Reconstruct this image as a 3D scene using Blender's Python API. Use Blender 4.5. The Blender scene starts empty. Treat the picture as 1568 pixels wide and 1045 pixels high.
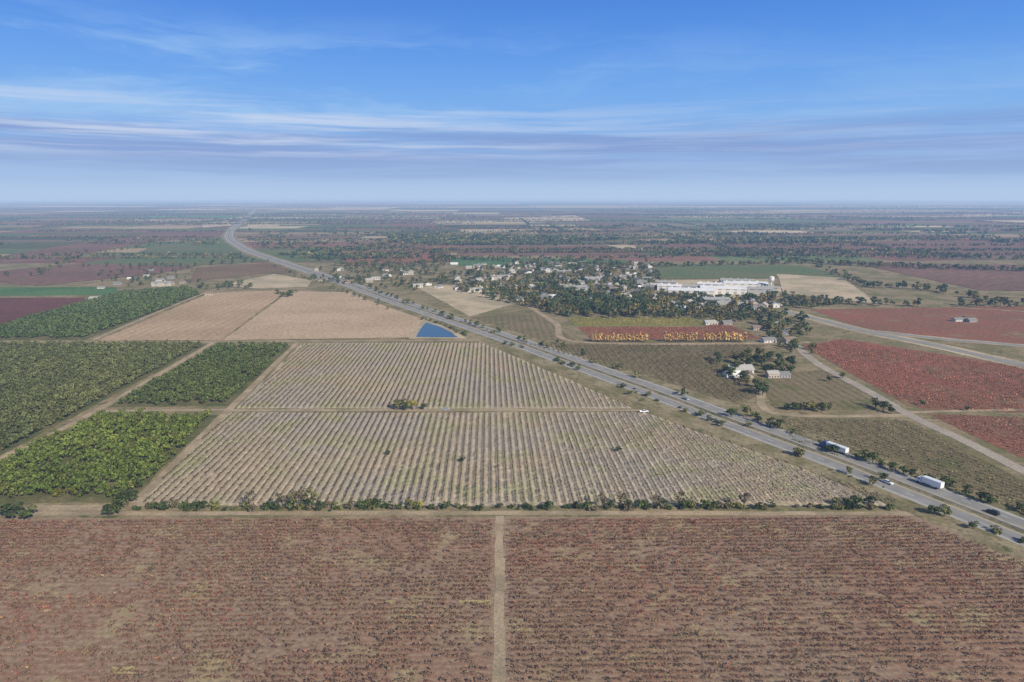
import bpy, math, random
import numpy as np
from mathutils import Vector
random.seed(7); rng=np.random.default_rng(11)
scene=bpy.context.scene
H=120.0; T=math.radians(11.9); F=1045.3
# ---------------------------------------------------------------- projection helper: image pixel -> ground metres, cast through the camera onto the ground plane
def gp(px,py,z=0.0):
    u=(px-784)/F; v=(522.5-py)/F
    dy=math.cos(T)+v*math.sin(T); dz=-math.sin(T)+v*math.cos(T)
    t=-(H-z)/dz
    return (u*t,dy*t)
def G(pts): return [gp(*p) for p in pts]
def lin(r,g,b):
    f=lambda c:(c/255/12.92) if c/255<=0.04045 else ((c/255+0.055)/1.055)**2.4
    return (f(r),f(g),f(b),1)
_tab=rng.random((256,256))
def vnoise(x,y,s,seed=0):
    x=np.asarray(x)/s+seed*17.3+1000; y=np.asarray(y)/s+seed*9.1+1000
    ix=np.floor(x).astype(int); iy=np.floor(y).astype(int); fx=x-ix; fy=y-iy
    fx=fx*fx*(3-2*fx); fy=fy*fy*(3-2*fy)
    a=_tab[ix%256,iy%256]; b=_tab[(ix+1)%256,iy%256]; c=_tab[ix%256,(iy+1)%256]; d=_tab[(ix+1)%256,(iy+1)%256]
    return (a*(1-fx)+b*fx)*(1-fy)+(c*(1-fx)+d*fx)*fy
def pip(X,Y,poly):
    ins=np.zeros(len(X),bool); n=len(poly)
    for i in range(n):
        x1,y1=poly[i]; x2,y2=poly[(i+1)%n]
        if y1==y2: continue
        c=((y1>Y)!=(y2>Y))&(X<(x2-x1)*(Y-y1)/(y2-y1)+x1)
        ins^=c
    return ins
# ---------------------------------------------------------------- materials
def new_mat(name):
    m=bpy.data.materials.new(name); m.use_nodes=True; nt=m.node_tree; nt.nodes.clear()
    o=nt.nodes.new('ShaderNodeOutputMaterial'); return m,nt,o
def L(nt,a,b): nt.links.new(a,b)
def noise(nt,vec,scale,detail=3,rough=0.55):
    n=nt.nodes.new('ShaderNodeTexNoise'); n.inputs['Scale'].default_value=scale; n.inputs['Detail'].default_value=detail
    n.inputs['Roughness'].default_value=rough; L(nt,vec,n.inputs['Vector']); return n.outputs['Fac']
def mrange(nt,v,a,b,c,d,smooth=False):
    n=nt.nodes.new('ShaderNodeMapRange'); n.inputs[1].default_value=a;n.inputs[2].default_value=b;n.inputs[3].default_value=c;n.inputs[4].default_value=d
    if smooth: n.interpolation_type='SMOOTHSTEP'
    L(nt,v,n.inputs[0]); return n.outputs[0]
def math_(nt,op,a,b=None,clamp=False):
    n=nt.nodes.new('ShaderNodeMath'); n.operation=op; n.use_clamp=clamp
    for i,x in enumerate((a,b)):
        if x is None: continue
        if isinstance(x,(int,float)): n.inputs[i].default_value=x
        else: L(nt,x,n.inputs[i])
    return n.outputs[0]
def mixc(nt,f,a,b,mode='MIX'):
    n=nt.nodes.new('ShaderNodeMix'); n.data_type='RGBA'; n.blend_type=mode
    def put(s,x):
        if isinstance(x,(int,float)): s.default_value=x
        elif isinstance(x,(tuple,list)): s.default_value=x if len(x)==4 else (*x,1)
        else: L(nt,x,s)
    put(n.inputs[0],f); put(n.inputs[6],a); put(n.inputs[7],b); return n.outputs[2]
def diffuse(nt,o,col):
    d=nt.nodes.new('ShaderNodeBsdfDiffuse')
    if isinstance(col,(tuple,list)): d.inputs[0].default_value=col if len(col)==4 else (*col,1)
    else: L(nt,col,d.inputs[0])
    L(nt,d.outputs[0],o.inputs[0]); return d
def field_mat(name,c1,c2,ang=None,spacing=8,rowcol=None,rowamt=0.5,ns=0.02,fine=0.5,c3=None,third=0.62,phase=0.0,famp=.38,attr=False):
    m,nt,o=new_mat(name); g=nt.nodes.new('ShaderNodeNewGeometry').outputs['Position']
    n1=mrange(nt,noise(nt,g,ns,3,0.6),0.36,0.64,0,1,True)
    c=mixc(nt,n1,c1,c2)
    if attr:
        a_=nt.nodes.new('ShaderNodeAttribute'); a_.attribute_name='col'; c=mixc(nt,.22,a_.outputs['Color'],c)
    if c3:
        n3=mrange(nt,noise(nt,g,ns*2.7,4,0.65),third-0.08,third+0.06,0,1,True); c=mixc(nt,n3,c,c3)
    if ang is not None:
        a=math.radians(ang)
        vm=nt.nodes.new('ShaderNodeVectorMath'); vm.operation='DOT_PRODUCT'; L(nt,g,vm.inputs[0]); vm.inputs[1].default_value=(math.cos(a),-math.sin(a),0)
        s=math_(nt,'SINE',math_(nt,'ADD',math_(nt,'MULTIPLY',vm.outputs['Value'],2*math.pi/spacing),phase))
        s=mrange(nt,s,-0.2,0.7,0,rowamt,True)
        nn=mrange(nt,noise(nt,g,0.12,2),0.3,0.6,0.3,1)
        c=mixc(nt,math_(nt,'MULTIPLY',s,nn),c,rowcol)
    f=mrange(nt,noise(nt,g,fine,3,0.7),0.25,0.75,1-famp,1+famp)
    vs=nt.nodes.new('ShaderNodeVectorMath'); vs.operation='SCALE'; L(nt,c,vs.inputs[0]); L(nt,f,vs.inputs['Scale'])
    diffuse(nt,o,vs.outputs[0]); return m
def plain(name,col,rough=0.6,var=0.2,scale=0.5,metal=0):
    m,nt,o=new_mat(name); g=nt.nodes.new('ShaderNodeNewGeometry').outputs['Position']
    f=mrange(nt,noise(nt,g,scale,4),0.3,0.7,1-var,1+var)
    vs=nt.nodes.new('ShaderNodeVectorMath'); vs.operation='SCALE'; vs.inputs[0].default_value=col[:3]; L(nt,f,vs.inputs['Scale'])
    p=nt.nodes.new('ShaderNodeBsdfPrincipled'); L(nt,vs.outputs[0],p.inputs['Base Color']); p.inputs['Roughness'].default_value=rough; p.inputs['Metallic'].default_value=metal
    L(nt,p.outputs[0],o.inputs[0]); return m
def leafmat(name):
    m,nt,o=new_mat(name); a=nt.nodes.new('ShaderNodeAttribute'); a.attribute_name='col'
    vs=nt.nodes.new('ShaderNodeVectorMath'); vs.operation='SCALE'; vs.inputs['Scale'].default_value=1.05; L(nt,a.outputs['Color'],vs.inputs[0])
    diffuse(nt,o,vs.outputs[0]); return m
LEAF=leafmat('foliage')
# ---------------------------------------------------------------- mesh helpers
def link(ob,parent=None):
    scene.collection.objects.link(ob)
    if parent: ob.parent=parent
    return ob
def np_mesh(name,V,Q,C,mat):
    m=bpy.data.meshes.new(name); m.vertices.add(len(V)); m.vertices.foreach_set('co',V.astype(np.float32).ravel())
    m.loops.add(Q.size); m.loops.foreach_set('vertex_index',Q.astype(np.int32).ravel())
    m.polygons.add(len(Q)); m.polygons.foreach_set('loop_start',np.arange(0,Q.size,4,dtype=np.int32))
    m.update(calc_edges=True)
    at=m.color_attributes.new('col','FLOAT_COLOR','POINT'); cc=np.ones((len(V),4),np.float32); cc[:,:3]=C; at.data.foreach_set('color',cc.ravel())
    m.materials.append(mat); return link(bpy.data.objects.new(name,m))
def sheet(name,pts,z,mat,jit=0.6,world=False):
    P=pts if world else G(pts); out=[]
    for i in range(len(P)):
        a=P[i]; b=P[(i+1)%len(P)]; d=math.hypot(b[0]-a[0],b[1]-a[1]); n=max(1,min(60,int(d/9)))
        for k in range(n):
            t=k/n; j=jit if k else 0
            out.append((a[0]+(b[0]-a[0])*t+random.uniform(-j,j),a[1]+(b[1]-a[1])*t+random.uniform(-j,j),z))
    m=bpy.data.meshes.new(name); m.from_pydata(out,[],[list(range(len(out)))]); m.materials.append(mat)
    if m.polygons[0].normal.z<0: m.flip_normals()
    return link(bpy.data.objects.new(name,m))
def smooth(P,n=10):
    out=[]
    Q=[P[0]]+list(P)+[P[-1]]
    for i in range(1,len(Q)-2):
        p0,p1,p2,p3=[np.array(q,float) for q in Q[i-1:i+3]]
        for k in range(n):
            t=k/n; out.append(0.5*((2*p1)+(-p0+p2)*t+(2*p0-5*p1+4*p2-p3)*t*t+(-p0+3*p1-3*p2+p3)*t**3))
    out.append(np.array(P[-1],float)); return np.array(out)
def normals(P):
    d=np.gradient(P,axis=0); d/=np.linalg.norm(d,axis=1)[:,None]; return d,np.stack([d[:,1],-d[:,0]],1)
def strip(name,P,o1,o2,z,mat,jit=0,dash=None,parent=None,z2=None):
    P=np.asarray(P,float); d,n=normals(P); V=[];Fc=[]; z2=z if z2 is None else z2
    if dash:
        seg=np.r_[0,np.cumsum(np.linalg.norm(np.diff(P,axis=0),axis=1))]; s=0
        while s+dash[0]<seg[-1]:
            for e in (s,s+dash[0]):
                x=np.interp(e,seg,P[:,0]);y=np.interp(e,seg,P[:,1]);nx=np.interp(e,seg,n[:,0]);ny=np.interp(e,seg,n[:,1])
                V+=[(x+nx*o1,y+ny*o1,z),(x+nx*o2,y+ny*o2,z)]
            k=len(V)-4; Fc.append((k,k+1,k+3,k+2)); s+=dash[0]+dash[1]
    else:
        for i in range(len(P)):
            a=P[i]+n[i]*(o1+random.uniform(-jit,jit)); b=P[i]+n[i]*(o2+random.uniform(-jit,jit)); V+=[(*a,z),(*b,z2)]
            if i: k=2*i-2; Fc.append((k,k+1,k+3,k+2))
    m=bpy.data.meshes.new(name); m.from_pydata(V,[],Fc); m.materials.append(mat); return link(bpy.data.objects.new(name,m),parent)
class MB:
    def __init__(s): s.v=[];s.f=[]
    def box(s,cx,cy,z0,sx,sy,sz,tx=1,ty=1,ox=0):
        k=len(s.v)
        for zz,ax,ay,o in ((z0,1,1,0),(z0+sz,tx,ty,ox)):
            for a,b in ((-1,-1),(1,-1),(1,1),(-1,1)): s.v.append((cx+o+a*sx/2*ax,cy+b*sy/2*ay,zz))
        s.f+=[(k,k+3,k+2,k+1),(k+4,k+5,k+6,k+7)]+[(k+i,k+(i+1)%4,k+4+(i+1)%4,k+4+i) for i in range(4)]
    def wheel(s,cx,cy,r,w,n=10):
        k=len(s.v)
        for yy in (cy-w/2,cy+w/2):
            for i in range(n): s.v.append((cx+r*math.cos(2*math.pi*i/n),yy,r+r*math.sin(2*math.pi*i/n)))
        s.f+=[tuple(k+i for i in range(n)),tuple(k+n+n-1-i for i in range(n))]+[(k+i,k+(i+1)%n,k+n+(i+1)%n,k+n+i) for i in range(n)]
    def profile(s,pts,w,inset=0):
        k=len(s.v); n=len(pts); zm=max(p[1] for p in pts)
        for sg in (-1,1):
            for x,z in pts: s.v.append((x,sg*(w/2-inset*(z/zm)),z))
        s.f+=[tuple(k+i for i in range(n)),tuple(k+n+n-1-i for i in range(n))]+[(k+i,k+n+i,k+n+(i+1)%n,k+(i+1)%n) for i in range(n)]
    def mesh(s,name,mat):
        m=bpy.data.meshes.new(name); m.from_pydata(s.v,[],s.f); m.materials.append(mat)
        import bmesh
        b=bmesh.new(); b.from_mesh(m); bmesh.ops.recalc_face_normals(b,faces=b.faces); b.to_mesh(m); b.free(); return m
def assemble(name,parts,x,y,rot,z=0,sc=1):
    e=bpy.data.objects.new(name,None); e.location=(x,y,z); e.rotation_euler=(0,0,rot); e.scale=(sc,sc,sc); link(e)
    for pn,me in parts: link(bpy.data.objects.new(pn,me),e)
    return e
# ---------------------------------------------------------------- plant templates
def prism(p0,p1,r0,r1,n=5):
    p0=np.array(p0,float);p1=np.array(p1,float);d=p1-p0;d/=np.linalg.norm(d);a=np.cross(d,[0.3,1,0.1]);a/=np.linalg.norm(a);b=np.cross(d,a);V=[]
    for p,r in((p0,r0),(p1,r1)):
        for i in range(n): t=2*math.pi*i/n; V.append(p+r*(math.cos(t)*a+math.sin(t)*b))
    return np.array(V),np.array([(i,(i+1)%n,n+(i+1)%n,n+i) for i in range(n)])
def leaves(cent,rad,n,size,sq=0.8):
    """n leaf-clump quads over lumps; returns V,Q,shade"""
    w=rad**2; pick=rng.choice(len(cent),n,p=w/w.sum())
    d=rng.normal(size=(n,3)); d/=np.linalg.norm(d,axis=1)[:,None]; d[:,2]=np.where(d[:,2]<-0.3,-d[:,2]*0.5,d[:,2])
    r=rad[pick]*rng.uniform(0.55,1.05,n); pos=cent[pick]+d*r[:,None]*np.array([1,1,sq])
    nn=d+rng.normal(scale=0.55,size=(n,3)); nn/=np.linalg.norm(nn,axis=1)[:,None]
    a=np.cross(nn,rng.normal(size=(n,3))); a/=np.linalg.norm(a,axis=1)[:,None]; b=np.cross(nn,a)
    s=size*rng.uniform(0.55,1.3,n)[:,None]; s2=s*rng.uniform(0.5,1,n)[:,None]
    V=np.stack([pos-a*s-b*s2*0.6,pos+a*s*0.6-b*s2,pos+a*s+b*s2*0.7,pos-a*s*0.7+b*s2],1).reshape(-1,3)
    lump=rng.uniform(0.75,1.2,len(cent))
    sh=np.repeat(rng.uniform(0.6,1.35,n)*lump[pick],4)
    return V,np.arange(4*n).reshape(-1,4),sh
def tree_t(n,R,Ht,size,trunk=True,base=0.25,nl=8,sq=0.8,limbs=4):
    """unit-ish tree: crown radius R, total height Ht"""
    cz=Ht*(base+1)/2; hz=Ht*(1-base)/2
    c=[];r=[]
    for i in range(nl):
        t=rng.uniform(0,2*math.pi); q=R*0.58*math.sqrt(rng.uniform(0.02,1)); zz=cz+rng.uniform(-0.6,0.6)*hz
        c.append((q*math.cos(t),q*math.sin(t),zz)); r.append(rng.uniform(0.32,0.52)*R)
    c=np.array(c);r=np.array(r)
    V,Q,S=leaves(c,r,n,size,sq*hz/R if hz/R>1.4 else sq); T_=np.zeros(len(V))
    V[:,2]=np.maximum(V[:,2],0.05)
    if trunk:
        parts=[prism((0,0,0),(0.1,0,Ht*0.55),0.035*Ht+.05,0.018*Ht)]
        for i in range(limbs):
            j=i%nl; parts.append(prism((0,0,Ht*rng.uniform(0.2,0.4)),c[j],0.015*Ht,0.006*Ht,4))
        for pv,pq in parts:
            Q=np.vstack([Q,pq+len(V)]); V=np.vstack([V,pv]); S=np.r_[S,np.ones(len(pv))]; T_=np.r_[T_,np.ones(len(pv))]
    return V,Q,S,T_
def scatter(name,temps,pos,scale,tint,rot=None,zs=None,bark=(0.11,0.085,0.06),z=0.05):
    n=len(pos); pos=np.asarray(pos,float); k=rng.integers(0,len(temps),n)
    if rot is None: rot=rng.uniform(0,2*math.pi,n)
    scale=np.broadcast_to(scale,(n,)); zs=np.ones(n) if zs is None else zs
    VV=[];QQ=[];CC=[];off=0
    for t,(V,Q,S,Tk) in enumerate(temps):
        ix=np.where(k==t)[0]
        if len(ix)==0: continue
        c=np.cos(rot[ix])[:,None]; s=np.sin(rot[ix])[:,None]; sc=scale[ix][:,None]
        X=(V[None,:,0]*c-V[None,:,1]*s)*sc+pos[ix,0][:,None]; Y=(V[None,:,0]*s+V[None,:,1]*c)*sc+pos[ix,1][:,None]; Z=V[None,:,2]*sc*zs[ix][:,None]+z
        VV.append(np.stack([X,Y,Z],2).reshape(-1,3))
        QQ.append((Q[None]+(np.arange(len(ix))*len(V))[:,None,None]).reshape(-1,4)+off); off+=len(ix)*len(V)
        C=tint[ix][:,None,:]*S[None,:,None]; C=np.where(Tk[None,:,None]>0,np.array(bark)[None,None,:],C); CC.append(C.reshape(-1,3))
    return np_mesh(name,np.vstack(VV),np.vstack(QQ),np.vstack(CC),LEAF)
def tints(n,pal,w=None,var=0.15):
    pal=np.array(pal); i=rng.choice(len(pal),n,p=w); return pal[i]*rng.uniform(1-var,1+var,(n,1))
def grid(polyw,ang,sp,st,jit=0.0,phase=0.0):
    a=math.radians(ang); d=np.array([math.sin(a),math.cos(a)]); n=np.array([d[1],-d[0]]); P=np.array(polyw)
    u=P@n; v=P@d
    U=np.arange(math.floor(u.min()/sp)*sp,u.max(),sp)+phase; Vv=np.arange(v.min(),v.max(),st)
    A,B=np.meshgrid(U,Vv); A=A.ravel();B=B.ravel()
    A=A+rng.normal(scale=jit*0.5,size=A.shape) if jit else A; B=B+rng.uniform(-st*.3,st*.3,B.shape)
    X=A*n[0]+B*d[0]; Y=A*n[1]+B*d[1]; k=pip(X,Y,polyw); return np.stack([X[k],Y[k]],1)
def in_px(poly,n):
    P=np.array(poly); lo=P.min(0);hi=P.max(0); q=rng.uniform(lo,hi,(n*4,2)); q=q[pip(q[:,0],q[:,1],poly)][:n]
    return np.array([gp(*p) for p in q])
def along(pts,sp,spread):
    P=np.array(G(pts)); seg=np.r_[0,np.cumsum(np.linalg.norm(np.diff(P,axis=0),axis=1))]; s=np.arange(0,seg[-1],sp)+rng.uniform(-sp*.4,sp*.4,len(np.arange(0,seg[-1],sp)))
    return np.stack([np.interp(s,seg,P[:,0]),np.interp(s,seg,P[:,1])],1)+rng.normal(scale=spread,size=(len(s),2))
# ================================================================= GROUND
def ground_mat():
    m,nt,o=new_mat('farmland_plain'); g=nt.nodes.new('ShaderNodeNewGeometry').outputs['Position']
    mp=nt.nodes.new('ShaderNodeMapping'); mp.inputs['Scale'].default_value=(1/1500,1/900,1); mp.inputs['Rotation'].default_value=(0,0,math.radians(3)); L(nt,g,mp.inputs[0])
    v=nt.nodes.new('ShaderNodeTexVoronoi'); v.distance='CHEBYCHEV'; v.inputs['Scale'].default_value=1; v.inputs['Randomness'].default_value=0.75; v.voronoi_dimensions='2D'; L(nt,mp.outputs[0],v.inputs['Vector'])
    sp=nt.nodes.new('ShaderNodeSeparateColor'); L(nt,v.outputs['Color'],sp.inputs[0])
    r=nt.nodes.new('ShaderNodeValToRGB'); r.color_ramp.interpolation='CONSTANT'
    cols=[(0,(.17,.10,.075)),(.10,(.26,.19,.12)),(.26,(.10,.11,.05)),(.38,(.07,.15,.045)),(.48,(.38,.29,.18)),(.58,(.14,.09,.08)),(.68,(.12,.14,.06)),(.8,(.45,.37,.25)),(.88,(.07,.08,.04)),(.95,(.24,.12,.09))]
    e=r.color_ramp.elements
    while len(e)>1: e.remove(e[-1])
    e[0].position=0; e[0].color=(*cols[0][1],1)
    for p,c in cols[1:]:
        q=e.new(p); q.color=(*c,1)
    L(nt,sp.outputs[0],r.inputs[0])
    diffuse(nt,o,r.outputs[0]); return m
GM=ground_mat()
R=150000
m=bpy.data.meshes.new('ground'); nseg=64; V=[(0,3000,0)]+[(R*math.cos(2*math.pi*i/nseg),3000+R*math.sin(2*math.pi*i/nseg),0) for i in range(nseg)]
m.from_pydata(V,[],[(0,1+i,1+(i+1)%nseg) for i in range(nseg)]); m.materials.append(GM); link(bpy.data.objects.new('ground',m))
grass=field_mat('dry_grass',(.31,.24,.145),(.19,.17,.085),ns=.03,fine=.35,c3=(.12,.125,.055))
sheet('dry_grass_ground',[(-900,395),(2500,395),(2500,1500),(-900,1500)],.02,grass)
# distant farmland: subdivided blocks with farm lanes between them
FV=[];FQ=[];FCc=[]
FP=np.array([(.23,.12,.09),(.19,.11,.08),(.36,.27,.165),(.56,.46,.30),(.12,.17,.065),(.17,.17,.08),(.11,.12,.05),(.22,.165,.105),(.08,.20,.07),(.075,.085,.04),(.44,.35,.21)])
FW=np.array([.16,.13,.12,.09,.08,.11,.09,.10,.02,.05,.07])
def split(x0,y0,x1,y1,mx,my):
    w_,h_=x1-x0,y1-y0
    if w_>mx and (w_/mx>h_/my or h_<=my):
        k=x0+w_*random.uniform(.35,.65); split(x0,y0,k,y1,mx,my); split(k,y0,x1,y1,mx,my); return
    if h_>my:
        k=y0+h_*random.uniform(.35,.65); split(x0,y0,x1,k,mx,my); split(x0,k,x1,y1,mx,my); return
    g_=5; b=len(FV); c=FP[rng.choice(len(FP),p=FW/FW.sum())]*random.uniform(.85,1.25)
    for a,b_ in((x0+g_,y0+g_),(x1-g_,y0+g_),(x1-g_,y1-g_),(x0+g_,y1-g_)):
        FV.append((a-b_*.03,b_+a*.03,.1)); FCc.append(c)
    FQ.append((b,b+1,b+2,b+3))
split(-3200,1290,3200,3200,420,240); split(-7000,3200,7000,7000,900,520); split(-16000,7000,16000,18000,2600,1300)
np_mesh('distant_fields',np.array(FV),np.array(FQ),np.array(FCc),field_mat('distant_crops',(.20,.15,.10),(.12,.12,.06),ns=.006,fine=.05,famp=.3,attr=True))
# ---- field materials
tanA=field_mat('ploughed_tan',(.50,.355,.225),(.41,.29,.18),-2,9,(.33,.24,.155),.45,.012,.3)
tanB=field_mat('ploughed_tan_light',(.53,.39,.26),(.45,.33,.21),50,7,(.37,.275,.18),.4,.012,.3)
pale=field_mat('bare_pale_soil',(.54,.43,.29),(.37,.31,.20),ns=.02)
dirt=field_mat('farm_track_dirt',(.45,.345,.23),(.31,.245,.16),ns=.08,fine=1.2)
redv=field_mat('red_vineyard',(.30,.125,.085),(.24,.125,.08),-35,5,(.19,.11,.07),.5,.012,.3,c3=(.27,.19,.11))
mauve=field_mat('mauve_vineyard',(.24,.135,.105),(.19,.115,.085),88,11,(.14,.095,.065),.5,.006,.1,c3=(.18,.145,.075))
dmauve=field_mat('dark_red_vineyard',(.18,.08,.07),(.14,.07,.055),88,8,(.10,.065,.045),.5,.01,.2)
green=field_mat('green_crop',(.11,.20,.08),(.085,.16,.065),88,9,(.085,.13,.05),.4,.01,.2)
dgreen=field_mat('pasture_green',(.12,.16,.07),(.16,.165,.08),ns=.01,fine=.2)
olive=field_mat('olive_vineyard',(.20,.16,.09),(.245,.19,.115),-2,6,(.135,.115,.06),.6,.012,.4,c3=(.15,.155,.065))
brown=field_mat('brown_vineyard',(.24,.165,.10),(.19,.135,.08),88,7,(.14,.10,.06),.5,.01,.3)
ygreen=field_mat('yellow_green_vineyard',(.28,.24,.08),(.20,.20,.07),88,6,(.14,.13,.055),.5,.012,.3)
orch=field_mat('orchard_floor',(.18,.16,.08),(.11,.12,.05),ns=.05,fine=.5)
mainf=field_mat('vineyard_floor',(.37,.315,.26),(.43,.33,.215),-1.9,3.3,(.61,.505,.36),.8,.013,.55,c3=(.35,.325,.17),third=.56,phase=-math.pi/2)
foref=field_mat('vineyard_floor_brown',(.285,.175,.12),(.29,.205,.145),89,2.4,(.41,.305,.21),.45,.02,.7,c3=(.35,.275,.16),third=.60,phase=-math.pi/2)
wgrass=field_mat('yellow_weeds',(.50,.41,.20),(.36,.29,.15),ns=.3,fine=1.5)
FIELDS=[
 ('vineyard_soil',[(-500,795),(760,793),(760,1400),(-1500,1400)],foref),
 ('vineyard_soil',[(770,793),(1400,790),(1568,858),(1900,980),(2400,1400),(770,1400)],foref),
 ('vineyard_soil',[(209,775),(350,632),(987,632),(1150,690),(1392,775)],mainf),
 ('vineyard_soil',[(362,626),(462,526),(738,525),(860,577),(970,626)],mainf),
 ('orchard_floor',[(-115,772),(150,636),(335,636),(195,770)],orch),
 ('orchard_floor',[(-700,772),(-140,772),(0,698),(140,624),(318,527),(-700,527)],orch),
 ('orchard_floor',[(165,624),(352,622),(450,529),(338,529)],orch),
 ('orchard_floor',[(-300,521),(130,521),(312,452),(290,441),(185,447),(0,500)],orch),
 ('ploughed_field',[(150,522),(322,449),(442,444),(338,521)],tanA),
 ('ploughed_field',[(341,521),(445,446),(590,449),(648,489),(628,517)],tanB),
 ('field',[(-300,440),(180,440),(178,452),(-300,456)],green),
 ('field',[(-300,457),(130,456),(128,468),(0,498),(-300,517)],dmauve),
 ('field',[(-400,398),(0,393),(110,374),(240,356),(340,352),(345,360),(230,372),(70,400),(-400,425)],mauve),
 ('field',[(130,402),(210,392),(372,390),(410,400),(300,407),(140,409)],dgreen),
 ('field',[(210,387),(250,372),(348,363),(362,380),(372,388)],dgreen),
 ('field',[(-100,425),(120,404),(300,409),(240,420),(60,438)],mauve),
 ('field',[(300,410),(420,402),(470,418),(400,420),(290,432)],brown),
 ('field',[(335,438),(420,420),(478,430),(470,440),(400,443)],pale),
 ('field',[(430,402),(385,382),(640,380),(680,392),(640,398)],dgreen),
 ('field',[(520,385),(690,378),(690,392),(650,402),(530,408)],redv),
 ('field',[(310,342),(350,338),(355,346),(310,349)],pale),
 ('field',[(378,342),(425,340),(428,347),(380,349)],pale),
 ('field',[(770,334),(880,330),(905,338),(790,342)],pale),
 ('field',[(690,394),(960,399),(955,409),(690,407)],green),
 ('field',[(700,377),(930,376),(1000,392),(700,392)],mauve),
 ('field',[(995,404),(1225,407),(1300,425),(1010,428)],dgreen),
 ('field',[(1190,420),(1290,426),(1345,466),(1200,450)],pale),
 ('field',[(1000,372),(1600,368),(1900,392),(1060,392)],mauve),
 ('field',[(1300,402),(1900,412),(1900,450),(1500,445)],mauve),
 ('field',[(640,441),(720,434),(800,462),(720,485)],pale),
 ('field',[(715,486),(824,480),(884,523),(800,521)],olive),
 ('field',[(866,487),(1060,487),(1085,496),(1080,500),(884,500)],ygreen),
 ('field',[(885,501),(1080,501),(1098,490),(1170,520),(905,521)],redv),
 ('field',[(800,526),(1178,528),(1100,556),(1166,604),(1130,620),(1010,585)],olive),
 ('field',[(1150,578),(1262,566),(1330,606),(1368,628),(1190,628)],olive),
 ('field',[(1228,530),(1290,519),(1660,576),(1800,640),(1420,628),(1390,622)],redv),
 ('field',[(1420,634),(1800,648),(1900,760),(1560,700)],redv),
 ('field',[(1240,474),(1620,468),(1700,530),(1540,530),(1330,508)],redv),
 ('field',[(1198,640),(1388,644),(1568,738),(1700,820),(1568,790),(1215,682)],olive),
]
for i_,(nme,p,mt) in enumerate(FIELDS):
    far=min(q[1] for q in p)<430
    sheet(nme,p,.3+.004*i_ if far else .05+.0009*i_,mt,jit=.7)
# tracks
def track(name,pts,w,mat=dirt,z=.10,jit=.35): return strip(name,smooth(G(pts),14),-w/2,w/2,z,mat,jit)
track('dirt_track',[(765,791),(765,900),(765,1250)],3.2,jit=.5)
track('dirt_track',[(-400,787),(60,787),(200,787),(780,786),(1410,787)],3.4)
track('dirt_track',[(352,629),(660,628.5),(980,629)],4)
track('dirt_track',[(203,776),(330,648),(456,524)],4.2,z=.104)
track('dirt_track',[(340,523),(600,522),(745,521)],5,z=.098)
track('dirt_track',[(745,521),(870,571),(1030,634),(1200,695),(1420,785),(1700,900)],4,z=.108)
track('dirt_track',[(-140,775),(0,703),(150,628),(330,523)],4.5,z=.112)
track('dirt_track',[(150,630),(348,628)],4,z=.096)
track('dirt_track',[(-300,524),(0,524),(340,524)],4,z=.094)
track('dirt_track',[(141,522),(230,483),(318,447)],4,z=.116)
track('dirt_track',[(800,463),(850,495),(888,524),(1180,526),(1240,524)],6,z=.092)
track('dirt_track',[(1165,600),(1190,634),(1390,637)],5,z=.12)
gravel=field_mat('gravel_road',(.43,.36,.29),(.35,.30,.245),ns=.06,fine=1)
track('gravel_road',[(1215,525),(1250,556),(1330,600),(1400,640),(1480,677),(1568,722),(1700,790)],7,gravel,z=.13)
track('gravel_road',[(1395,632),(1568,628),(1800,630)],4,dirt,z=.125)
track('gravel_road',[(1440,470),(1568,478)],5,dirt,z=.31)
sheet('bare_pale_soil',[(50,774),(168,773),(160,783),(60,783)],.118,dirt)
for q in ([(702,920),(752,919),(752,926),(704,925)],[(588,920),(604,920),(605,926),(590,926)],[(172,1022),(206,1021),(208,1032),(174,1032)]): sheet('yellow_weed_patch',q,.09,wgrass,.25)
# pond
sheet('pond_bank',[(626,519),(646,489),(676,497),(716,519)],.122,pale)
m_,nt,o=new_mat('water'); p=nt.nodes.new('ShaderNodeBsdfPrincipled'); p.inputs['Base Color'].default_value=(.04,.09,.13,1); p.inputs['Roughness'].default_value=.25; p.inputs['Specular IOR Level'].default_value=.4
bp=nt.nodes.new('ShaderNodeBump'); bp.inputs['Strength'].default_value=.25; g=nt.nodes.new('ShaderNodeNewGeometry'); L(nt,noise(nt,g.outputs['Position'],1.2,5),bp.inputs['Height']); L(nt,bp.outputs[0],p.inputs['Normal']); L(nt,p.outputs[0],o.inputs[0])
sheet('pond_water',[(637,516.5),(648,499),(653,494.5),(672,500),(688,508),(702,517)],.2,m_,.6)
# ================================================================= HIGHWAY
hp=[(390,322),(378,333),(352,356),(368,378),(440,405),(520,431),(600,460),(690,490),(790,524),(900,564),(1000,600),(1100,638),(1200,675),(1300,712),(1400,751),(1500,790),(1568,817),(1760,893),(1950,968)]
HW=smooth(G(hp),14)[::-1]
asph=plain('asphalt',(.27,.255,.235),.95,.16,.12); verge=field_mat('road_verge',(.33,.265,.165),(.20,.175,.09),ns=.05,fine=.6,c3=(.12,.125,.055)); paint=plain('road_paint',(.8,.8,.78),.6,.1); ypaint=plain('road_paint_yellow',(.7,.5,.08),.6,.1)
conc=plain('concrete_shoulder',(.40,.365,.31),.95,.15,.3)
hw=bpy.data.objects.new('highway_road',None); link(hw)
strip('verge',HW,-18,18,.50,verge,0,parent=hw)
strip('embankment',HW,18,23,.50,verge,0,parent=hw,z2=.03); strip('embankment',HW,-23,-18,.03,verge,0,parent=hw,z2=.50)
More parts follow.
